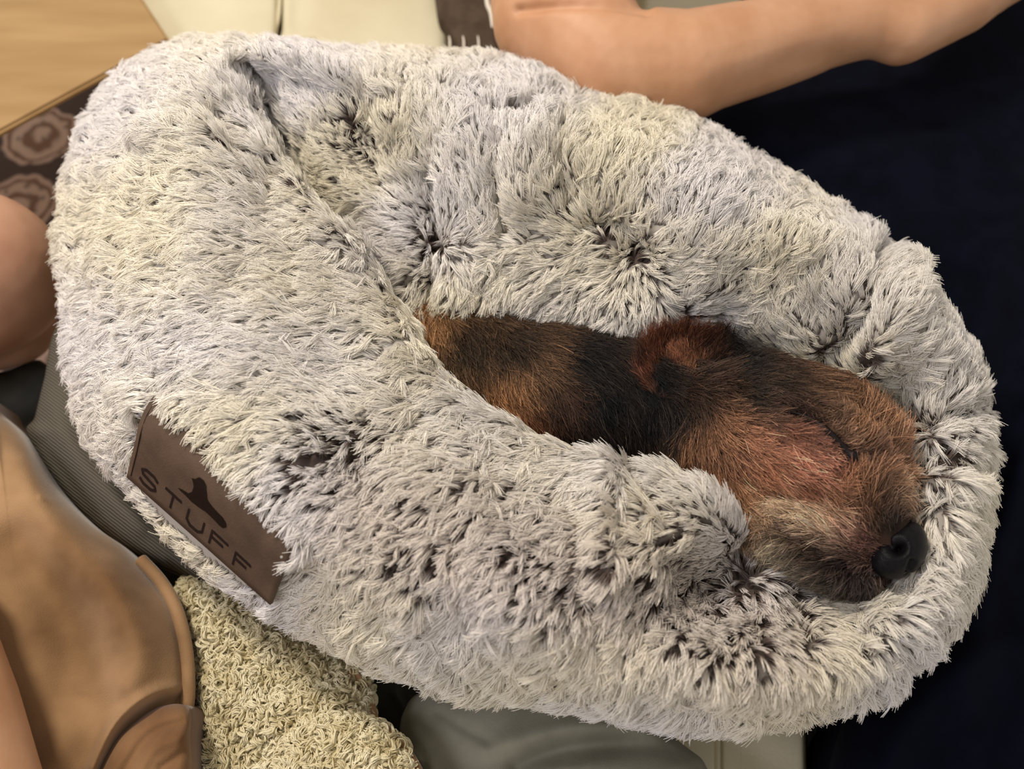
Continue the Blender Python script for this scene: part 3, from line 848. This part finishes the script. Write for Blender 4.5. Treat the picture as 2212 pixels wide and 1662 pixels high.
def flat_poly(name, loops, mat, parent, h=.0052):
    """thin stamped shape on the tag; loops in (s, w)"""
    bm = bmesh.new()
    for lp in loops:
        lp = np.asarray(lp, float)
        dn = []
        for a, b_ in zip(lp, np.roll(lp, -1, 0)):
            k = max(1, int(np.linalg.norm(a-b_)/.04))
            for i in range(k): dn.append(a + (b_-a)*i/k)
        vs_ = [bm.verts.new(tag_at(x, y, h)) for x, y in dn]
        fc = bm.faces.new(vs_)
        ex = bmesh.ops.extrude_face_region(bm, geom=[fc])
    bmesh.ops.triangulate(bm, faces=bm.faces)
    me = bpy.data.meshes.new(name); bm.to_mesh(me); bm.free()
    o = link(bpy.data.objects.new(name, me), parent, mat)
    return o
def px_to_sw(px, py):
    s, w = .5, .5
    tgt = np.array([px, py], float)
    for _ in range(30):
        p0 = tag_px(s, w) - tgt
        J = np.stack([(tag_px(s+1e-3, w)-tag_px(s, w))/1e-3, (tag_px(s, w+1e-3)-tag_px(s, w))/1e-3], 1)
        ds = np.linalg.solve(J, -p0); s += ds[0]; w += ds[1]
    return s, w
EMB = [(423, 1034), (430, 1037), (438, 1035), (447, 1042), (454, 1053), (456, 1066), (458, 1080), (467, 1092), (478, 1104), (490, 1116), (497, 1128), (497, 1137), (490, 1139), (482, 1133), (470, 1120), (455, 1106), (438, 1095), (422, 1083), (410, 1070), (400, 1061), (393, 1053), (404, 1058), (416, 1065), (424, 1062), (428, 1052), (427, 1043)]
flat_poly('emblem', [[px_to_sw(a[0]+17, a[1]-15) for a in EMB]], MAT_STAMP, tg, .0053)
# letters S T U F F as strokes in their own cell
GL = {'S': [[(1, .85), (.75, 1), (.25, 1), (0, .8), (.1, .58), (.9, .42), (1, .2), (.75, 0), (.25, 0), (0, .15)]],
      'T': [[(0, 1), (1, 1)], [(.5, 1), (.5, 0)]],
      'U': [[(0, 1), (0, .25), (.25, 0), (.75, 0), (1, .25), (1, 1)]],
      'F': [[(0, 0), (0, 1), (1, 1)], [(0, .55), (.75, .55)]]}
def letter(ch, s0, s1, w0, w1, th):
    loops = []
    for st in GL[ch]:
        for (x0, y0), (x1, y1) in zip(st[:-1], st[1:]):
            a = np.array([s0+(s1-s0)*x0, w0+(w1-w0)*y0]); b_ = np.array([s0+(s1-s0)*x1, w0+(w1-w0)*y1])
            ar = np.array([1, .34])      # cell aspect of the tag in (s,w)
            dd = (b_-a)*ar; L_ = np.linalg.norm(dd)+1e-9; dd /= L_
            pn = np.array([-dd[1], dd[0]])*th/ar; ex = dd*th*.6/ar
            loops.append([a-ex-pn, b_+ex-pn, b_+ex+pn, a-ex+pn])
    flat_poly('letter', loops, MAT_STAMP2, tg, .0053)
for i, ch in enumerate('STUFF'):
    s0 = .08 + i*.160
    letter(ch, s0, s0+.105, .10, .27, .0060)
# stitched crease line near the short edge
tube('stitch_line', [tag_at(.025, w, .0051) for w in np.linspace(.06, .94, 6)], .0004, MAT_STAMP, tg, 6)

# ------------------------------------------------------------------ the dog
dog = empty('dog', P(1300, 880, .02), 'small black and tan dog asleep in the furry bed, chin on rim', 'dog')
DZ = .09
body_chains = [
 # trunk curled low in the nest
 [B(800, 620, .030, 80), B(900, 730, .034, 110), B(1030, 800, .036, 135), B(1170, 850, .040, 150), B(1310, 880, .046, 150), B(1430, 900, .055, 140), B(1540, 930, .068, 135)],
 [B(1000, 700, .026, 90), B(1200, 720, .028, 90), B(1400, 740, .032, 90)],
 [B(1000, 900, .026, 80), B(1250, 1010, .028, 90), B(1450, 1060, .035, 80)],
 # head
 [B(1540, 930, .074, 135), B(1640, 935, .090, 150), B(1730, 980, .098, 142), B(1800, 1040, .100, 120)],
 [B(1640, 880, .090, 112), B(1760, 905, .099, 104), B(1850, 965, .098, 86)],
 [B(1800, 1040, .100, 120), B(1850, 1105, .101, 96), B(1890, 1145, .102, 74), B(1908, 1166, .100, 52)],
 [B(1600, 1030, .078, 112), B(1700, 1095, .082, 98), B(1790, 1165, .085, 80), B(1858, 1222, .086, 58)],
 [B(1900, 1030, .100, 48), B(1860, 1020, .100, 60)],
 [B(1790, 960, .105, 74), B(1850, 1010, .104, 62)],
 [B(1640, 1120, .088, 70), B(1700, 1160, .098, 68), B(1775, 1205, .099, 60), B(1845, 1240, .099, 50)],
 [B(1840, 1040, .108, 62), B(1900, 1120, .108, 46)]]
db = balls('body', body_chains, .0022, dog, MAT_HIDE, smooth=10)
v, t, nn = surf(db)
pp = proj(v)
front = nn @ F_ < .2
EYE = [(1700, 886), (1745, 899), (1778, 920), (1806, 950), (1834, 982)]
MOUTH = [(1670, 1130), (1720, 1158), (1775, 1196), (1820, 1225), (1880, 1240)]
dg_f = folds_z(pp, [(EYE, 9, -.0065), ([(1740, 950), (1790, 990)], 30, .005), ([(1770, 885), (1815, 915), (1860, 965)], 22, .004),
                    (MOUTH, 11, -.006), ([(1700, 1105), (1770, 1145), (1850, 1175)], 24, .0035), ([(1660, 1060), (1760, 1080), (1840, 1100)], 20, -.0025), ([(1885, 1095), (1905, 1115)], 12, -.003), ([(1560, 860), (1640, 880), (1720, 890)], 14, -.003)])
v = v + nn*(dg_f*front)[:, None]
db.data.vertices.foreach_set('co', v.ravel()); db.data.update()
v, t, nn = surf(db); pp = proj(v)
CO = [  # coat colours, where they are on the animal
 (915, 720, (150, 100, 45)), (960, 780, (95, 66, 36)), (1010, 740, (52, 36, 20)), (1100, 760, (42, 30, 18)), (1010, 830, (90, 62, 32)), (1070, 860, (158, 100, 46)), (1100, 820, (150, 98, 42)),
 (1130, 920, (140, 80, 42)), (1160, 800, (90, 60, 30)), (1195, 860, (60, 36, 22)), (1250, 780, (12, 9, 10)), (1300, 860, (1, 1, 3)), (1230, 940, (8, 6, 6)), (1400, 830, (1, 1, 3)), (1400, 900, (2, 2, 4)), (1340, 960, (12, 8, 7)), (1460, 920, (14, 10, 9)),
 (1380, 1010, (60, 38, 22)), (1440, 960, (72, 46, 26)), (1470, 1010, (130, 82, 46)), (1500, 940, (126, 82, 44)), (1530, 1030, (140, 90, 50)), (1460, 890, (20, 15, 15)), (1500, 860, (52, 34, 24)),
 (1560, 830, (60, 38, 22)), (1600, 800, (26, 20, 18)), (1620, 860, (40, 30, 22)), (1680, 830, (58, 42, 28)), (1700, 880, (50, 38, 24)), (1760, 840, (96, 64, 36)), (1820, 870, (112, 74, 40)), (1650, 900, (96, 62, 40)),
 (1560, 920, (140, 90, 50)), (1620, 950, (168, 104, 62)), (1700, 930, (150, 88, 56)), (1720, 990, (196, 116, 76)), (1650, 1010, (162, 96, 50)), (1780, 1000, (190, 112, 76)), (1760, 940, (84, 46, 34)), (1850, 920, (146, 98, 56)), (1890, 960, (150, 100, 58)),
 (1800, 905, (120, 84, 54)), (1850, 995, (60, 42, 38)), (1880, 1000, (120, 76, 52)), (1910, 1010, (170, 116, 78)), (1940, 1050, (186, 142, 104)), (1830, 1050, (152, 92, 50)), (1730, 1050, (136, 72, 36)), (1790, 1070, (150, 94, 52)), (1870, 1060, (150, 100, 56)), (1880, 1110, (112, 70, 42)),
 (1600, 1070, (150, 100, 58)), (1660, 1080, (152, 112, 74)), (1720, 1100, (168, 134, 96)), (1780, 1130, (176, 142, 104)), (1840, 1150, (150, 104, 80)), (1870, 1170, (110, 68, 56)), (1650, 1130, (132, 98, 64)), (1700, 1150, (92, 66, 46)), (1680, 1180, (140, 124, 96)),
 (1760, 1190, (72, 50, 38)), (1800, 1220, (62, 44, 38)), (1850, 1210, (76, 50, 42)), (1850, 1260, (60, 48, 42)), (1900, 1250, (74, 54, 44)), (1780, 1250, (84, 70, 56)), (1900, 1130, (80, 56, 34))]
CO += [(1738, 897, (44, 26, 22)), (1772, 918, (26, 16, 16)), (1803, 948, (22, 14, 15)), (1832, 980, (30, 20, 20)), (1846, 996, (44, 30, 30)), (1670, 880, (70, 44, 32)), (1700, 886, (60, 36, 28)),
       (1680, 1205, (124, 112, 88)), (1735, 1245, (126, 114, 90)), (1790, 1280, (110, 98, 78)), (1700, 1222, (116, 102, 80)), (1690, 1143, (96, 74, 56)), (1728, 1163, (62, 44, 38)), (1765, 1188, (40, 27, 26)), (1800, 1213, (34, 24, 25)), (1840, 1238, (40, 30, 32)), (1870, 1268, (46, 38, 38)),
       (1745, 1085, (164, 122, 84)), (1700, 1105, (176, 144, 106)), (1750, 1130, (176, 144, 108)), (1800, 1160, (166, 130, 100)), (1930, 1020, (188, 140, 100)), (1960, 1045, (200, 160, 122)), (1905, 1128, (50, 36, 28)), (1925, 1135, (36, 28, 26)),
       (1770, 960, (176, 108, 78)), (1800, 990, (168, 104, 72)), (1800, 925, (150, 108, 76)), (1840, 955, (160, 114, 78)), (1900, 1040, (120, 80, 48)), (1905, 1090, (90, 60, 40))]
cpx = np.array([c[:2] for c in CO], float); ccol = np.array([srgb(*c[2]) for c in CO])
pale = np.array([c[0] > 1590 and c[0] < 1850 and 1070 <= c[1] <= 1180 and sum(c[2]) > 300 for c in CO])
ccol[pale] *= 1.35
ccol = (.72*ccol + .28*ccol.mean(1, keepdims=True))*1.25
def shep(q, k, vals, eps=18.):
    d2 = ((q[:, None]-k[None])**2).sum(-1)
    w = 1/(d2 + eps*eps)**2
    return (w[..., None]*vals[None]).sum(1)/w.sum(1, keepdims=True)
vcolor(db, shep(pp, cpx, ccol))
DI = [  # lie of the coat
 (920, 740, .3, 1), (1000, 780, .5, 1), (1080, 850, .35, 1), (1150, 850, .5, 1), (1130, 930, .3, 1), (1200, 780, .8, .5), (1300, 850, .6, .8), (1400, 880, .4, 1), (1400, 990, .2, 1), (1480, 1000, -.1, 1), (1500, 920, -.2, 1), (1550, 1000, .3, 1),
 (1460, 860, .8, .6), (1560, 830, .9, .5), (1650, 850, 1, .35), (1750, 860, .9, .5), (1830, 900, .4, -.5), (1900, 950, .7, -.7), (1880, 990, .9, -.5), (1920, 1040, 1, .1), (1960, 1060, 1, .2),
 (1580, 930, .9, .3), (1650, 940, 1, .25), (1720, 980, 1, .35), (1780, 1000, .9, .5), (1700, 900, .9, .35), (1800, 930, .5, -.3), (1650, 1010, 1, .4), (1560, 1060, .5, .8), (1620, 1090, .6, .7), (1720, 1060, .9, .5),
 (1780, 1080, .8, .6), (1840, 1080, -.5, -.8), (1870, 1120, -.6, -.7), (1700, 1120, -.9, -.4), (1780, 1150, -.9, -.5), (1850, 1180, -.9, -.4), (1760, 1210, -.8, .1), (1830, 1250, -.5, .7), (1880, 1270, -.1, 1), (1700, 1170, -.6, .5), (1900, 1070, .3, -1)]
dpx = np.array([d[:2] for d in DI], float); dvec = np.array([d[2:] for d in DI], float)
def coat(name, o, count, length, zone=None, parent=dog, colfn=None, dirfn=None, lift0=.30, rad=(.00017, .00007)):
    v, t, nn = surf(o)
    pq = proj(v)
    w = (nn @ F_ < .35).astype(float)
    w *= (pq[:, 0] > 850)
    # none on the bare nose
    w *= ~in_poly(pq, [(1912, 1150), (1960, 1120), (2010, 1200), (1960, 1270), (1925, 1255), (1912, 1200)])
    w *= poly_dist(pq, catmull(np.array(EYE, float), 16, False)) > 5
    w *= np.linalg.norm(pq - [1838, 986], axis=1) > 4
    p, n = sample(v, t, nn, count//5, w)
    q = proj(p)
    f = shep(q, dpx, dvec) if dirfn is None else dirfn(q)
    f = norm(f); a = RNG.normal(0, .16, len(q)); f = np.stack([f[:, 0]*np.cos(a)-f[:, 1]*np.sin(a), f[:, 0]*np.sin(a)+f[:, 1]*np.cos(a)], 1)
    d = f[:, :1]*R_ - f[:, 1:]*U_; d = norm(d - (d*n).sum(1, keepdims=True)*n)
    L = length(q)*(1 + RNG.normal(0, .15, len(q)))
    lf = lift0 + RNG.normal(0, .08, len(q))
    bs = strands(p, n, d, L, lf, RNG.normal(0, .2, len(q)))
    idx = np.repeat(np.arange(len(q)), 5); N = len(idx)
    off = RNG.normal(0, .0011, (N, 3))
    pull = (.05 + .5*tt)[None, :, None]
    jit = RNG.normal(0, 1, (N, 1, 3))*.0011*tt[None, :, None]**1.5
    pts = p[idx][:, None] + bs[idx]*RNG.uniform(.75, 1.15, N)[:, None, None] + off[:, None]*(1-pull) + jit
    c = (shep(q, cpx, ccol) if colfn is None else colfn(q))[idx]
    c = c*np.exp(RNG.normal(0, .40, (N, 1)) + RNG.normal(0, .22, (len(q), 1))[idx])
    stray = RNG.random(N) < .07
    c[stray] = c[stray]*1.8 + np.array([.045, .035, .025])
    return hair(name, pts, rad[0], rad[1], MAT_COAT, parent, {'tint': np.clip(c, 0, 1)})
def coat_len(q):
    L = np.full(len(q), .011)
    L = np.where(q[:, 0] < 1560, .016, L)
    L = np.where((q[:, 0] > 1840) & (q[:, 1] > 1080), .006, L)
    L = np.where(((q - [1800, 965])**2).sum(1) < 60**2, .0055, L)
    L = np.where((q[:, 0] > 1860) & (q[:, 1] < 1075), .017, L)
    L = np.where(poly_dist(q, EYE) < 32, .0035, L)
    return L
coat('coat', db, 150000, coat_len)

# nose
ns = bmesh.new(); bmesh.ops.create_uvsphere(ns, u_segments=72, v_segments=48, radius=1.0)
nc = P(1940, 1190, .109); sc = mm_per_px(.109, 1190)
me = bpy.data.meshes.new('nose'); ns.to_mesh(me); ns.free()
nv = np.empty(len(me.vertices)*3); me.vertices.foreach_get('co', nv); nv = nv.reshape(-1, 3)
# local frame: x along the muzzle (down-right), y across, z up
ax = norm(np.array([.62, -.72, .10])); az = norm(np.cross(ax, [.72, .62, 0.0])); az = az if az[2] > 0 else -az; ay = np.cross(az, ax)
x, y, z = nv.T.copy()
x2 = x*52*sc; y2 = y*76*sc*(1 - .12*x); z2 = z*54*sc*(1 - .10*x)
x2 = np.where(x < 0, x2*.85, x2)
wv_ = ax*x2[:, None] + ay*y2[:, None] + az*z2[:, None] + nc
npx = proj(wv_)
facing = ((ax*x[:, None] + ay*y[:, None] + az*z[:, None]) @ F_) < .1
dn = poly_dist(npx, [(1915, 1168), (1922, 1186), (1936, 1194), (1946, 1186)])
hole = -.0080*np.exp(-(np.linalg.norm(npx - [1943, 1184], axis=1)/15)**2) - .0045*np.exp(-(dn/8)**2)
ridge = .0007*np.exp(-((np.linalg.norm(npx - [1940, 1184], axis=1)-25)/7)**2)
phil = -.0035*np.exp(-(poly_dist(npx, [(1972, 1215), (1962, 1238), (1955, 1260)])/6)**2)
outw = norm(wv_ - nc)
wv_ = wv_ + outw*((hole + ridge + phil)*facing)[:, None]
me.vertices.foreach_set('co', wv_.ravel()); me.shade_smooth()
nose = link(bpy.data.objects.new('nose', me), dog, MAT_NOSE)
tag(nose, 'shiny black nose')
vn = bmesh.new(); bmesh.ops.create_icosphere(vn, subdivisions=3, radius=1)

# closed lid line
def on_mesh(o, px, py, h):
    vv, t_, _ = surf(o)
    b = BVHTree.FromPolygons([tuple(x) for x in vv], [tuple(int(i) for i in x) for x in t_])
    out = []
    for a, c in zip(px, py):
        d = ((a - W/2)/FOC)*R_ - ((c - H/2)/FOC)*U_ + F_
        hp = b.ray_cast(Vector(CAM), Vector(d).normalized())
        if hp[0] is not None: out.append(np.array(hp[0]) + np.array(hp[1])*h)
    return np.array(out)
MAT_LID = M('lid_skin', (.010, .007, .007), .55, .2)
lid = tube('eyelid', on_mesh(db, [1700, 1730, 1760, 1784, 1806, 1826, 1844, 1852], [886, 893, 907, 925, 948, 971, 990, 996], .0019), [.0003, .0007, .0014, .0022, .0026, .0030, .0032, .0010], MAT_LID, dog, 10)
tag(lid, 'dark closed eyelid')
lip = tube('lip', on_mesh(db, [1740, 1775, 1810, 1850, 1890, 1915], [1180, 1203, 1222, 1238, 1244, 1236], .0022), [.0005, .0011, .0014, .0015, .0014, .0008], MAT_LID, dog, 10)
tag(lip, 'dark lip line')

# ear: cupped flap, tan inside, black outer edge
EO = np.array([(1470, 880), (1405, 838), (1372, 780), (1392, 728), (1440, 702), (1500, 704), (1560, 706), (1604, 742), (1640, 800), (1610, 850), (1540, 872)], float)
ez = np.array([.102, .104, .106, .108, .109, .110, .112, .114, .118, .114, .108])
n_, m_ = 90, 34
eo = catmull(np.concatenate([EO, ez[:, None]*1e4], 1), n_, True)
ec = np.array([1490., 800.])
rr = np.linspace(0, 1, m_)
ex = ec + (eo[:, None, :2]-ec)*rr[None, :, None]
zc = .094
ezz = zc + (eo[:, None, 2]/1e4 - zc)*(rr[None, :]**1.8)
ev = P(ex[..., 0].ravel(), ex[..., 1].ravel(), ezz.ravel())
exy = ex.reshape(-1, 2)
ev[:, 2] += folds_z(exy, [([(1465, 770), (1500, 830)], 24, .007), ([(1440, 730), (1430, 820)], 14, -.004), ([(1530, 740), (1560, 820)], 22, -.003)])
bot = ev.copy(); bot[:, 2] -= .0022
f1 = grid_faces(n_, m_, True)
rim_s = [(i*m_+m_-1, ((i+1) % n_)*m_+m_-1, ((i+1) % n_)*m_+m_-1+n_*m_, i*m_+m_-1+n_*m_) for i in range(n_)]
MAT_EAR = tint_material('ear_skin', .7, .2, .8)
ear = mesh_np('ear', np.concatenate([ev, bot]), np.concatenate([f1, f1[:, ::-1]+n_*m_]), dog, MAT_EAR, extra=rim_s)
fix_normals(ear)
EC = [(1400, 800, (112, 58, 30)), (1420, 740, (120, 62, 30)), (1460, 770, (140, 78, 40)), (1490, 800, (150, 90, 44)), (1500, 730, (104, 54, 26)), (1540, 740, (76, 42, 24)), (1590, 740, (22, 18, 18)), (1620, 800, (22, 18, 16)), (1560, 800, (50, 34, 22)), (1460, 860, (48, 28, 22)), (1540, 850, (50, 34, 24)), (1380, 780, (60, 30, 18))]
ek = np.array([c[:2] for c in EC], float); ecol = np.array([srgb(*c[2]) for c in EC]); ecol = (.78*ecol + .22*ecol.mean(1, keepdims=True))*.85
ver = np.concatenate([ev, bot]); vcolor(ear, shep(proj(ver), ek, ecol))
EDI = [(1400, 800, -.6, -.8), (1440, 740, -.3, -1), (1490, 780, .1, -1), (1540, 740, .5, -.9), (1600, 770, .9, .3), (1560, 830, .9, .3), (1470, 860, .9, .3)]
edk = np.array([c[:2] for c in EDI], float); edv = np.array([c[2:] for c in EDI], float)
coat('ear_hair', ear, 9000, lambda q: np.full(len(q), .007), parent=ear, colfn=lambda q: shep(q, ek, ecol), dirfn=lambda q: shep(q, edk, edv), lift0=.2, rad=(.00012, .00005))
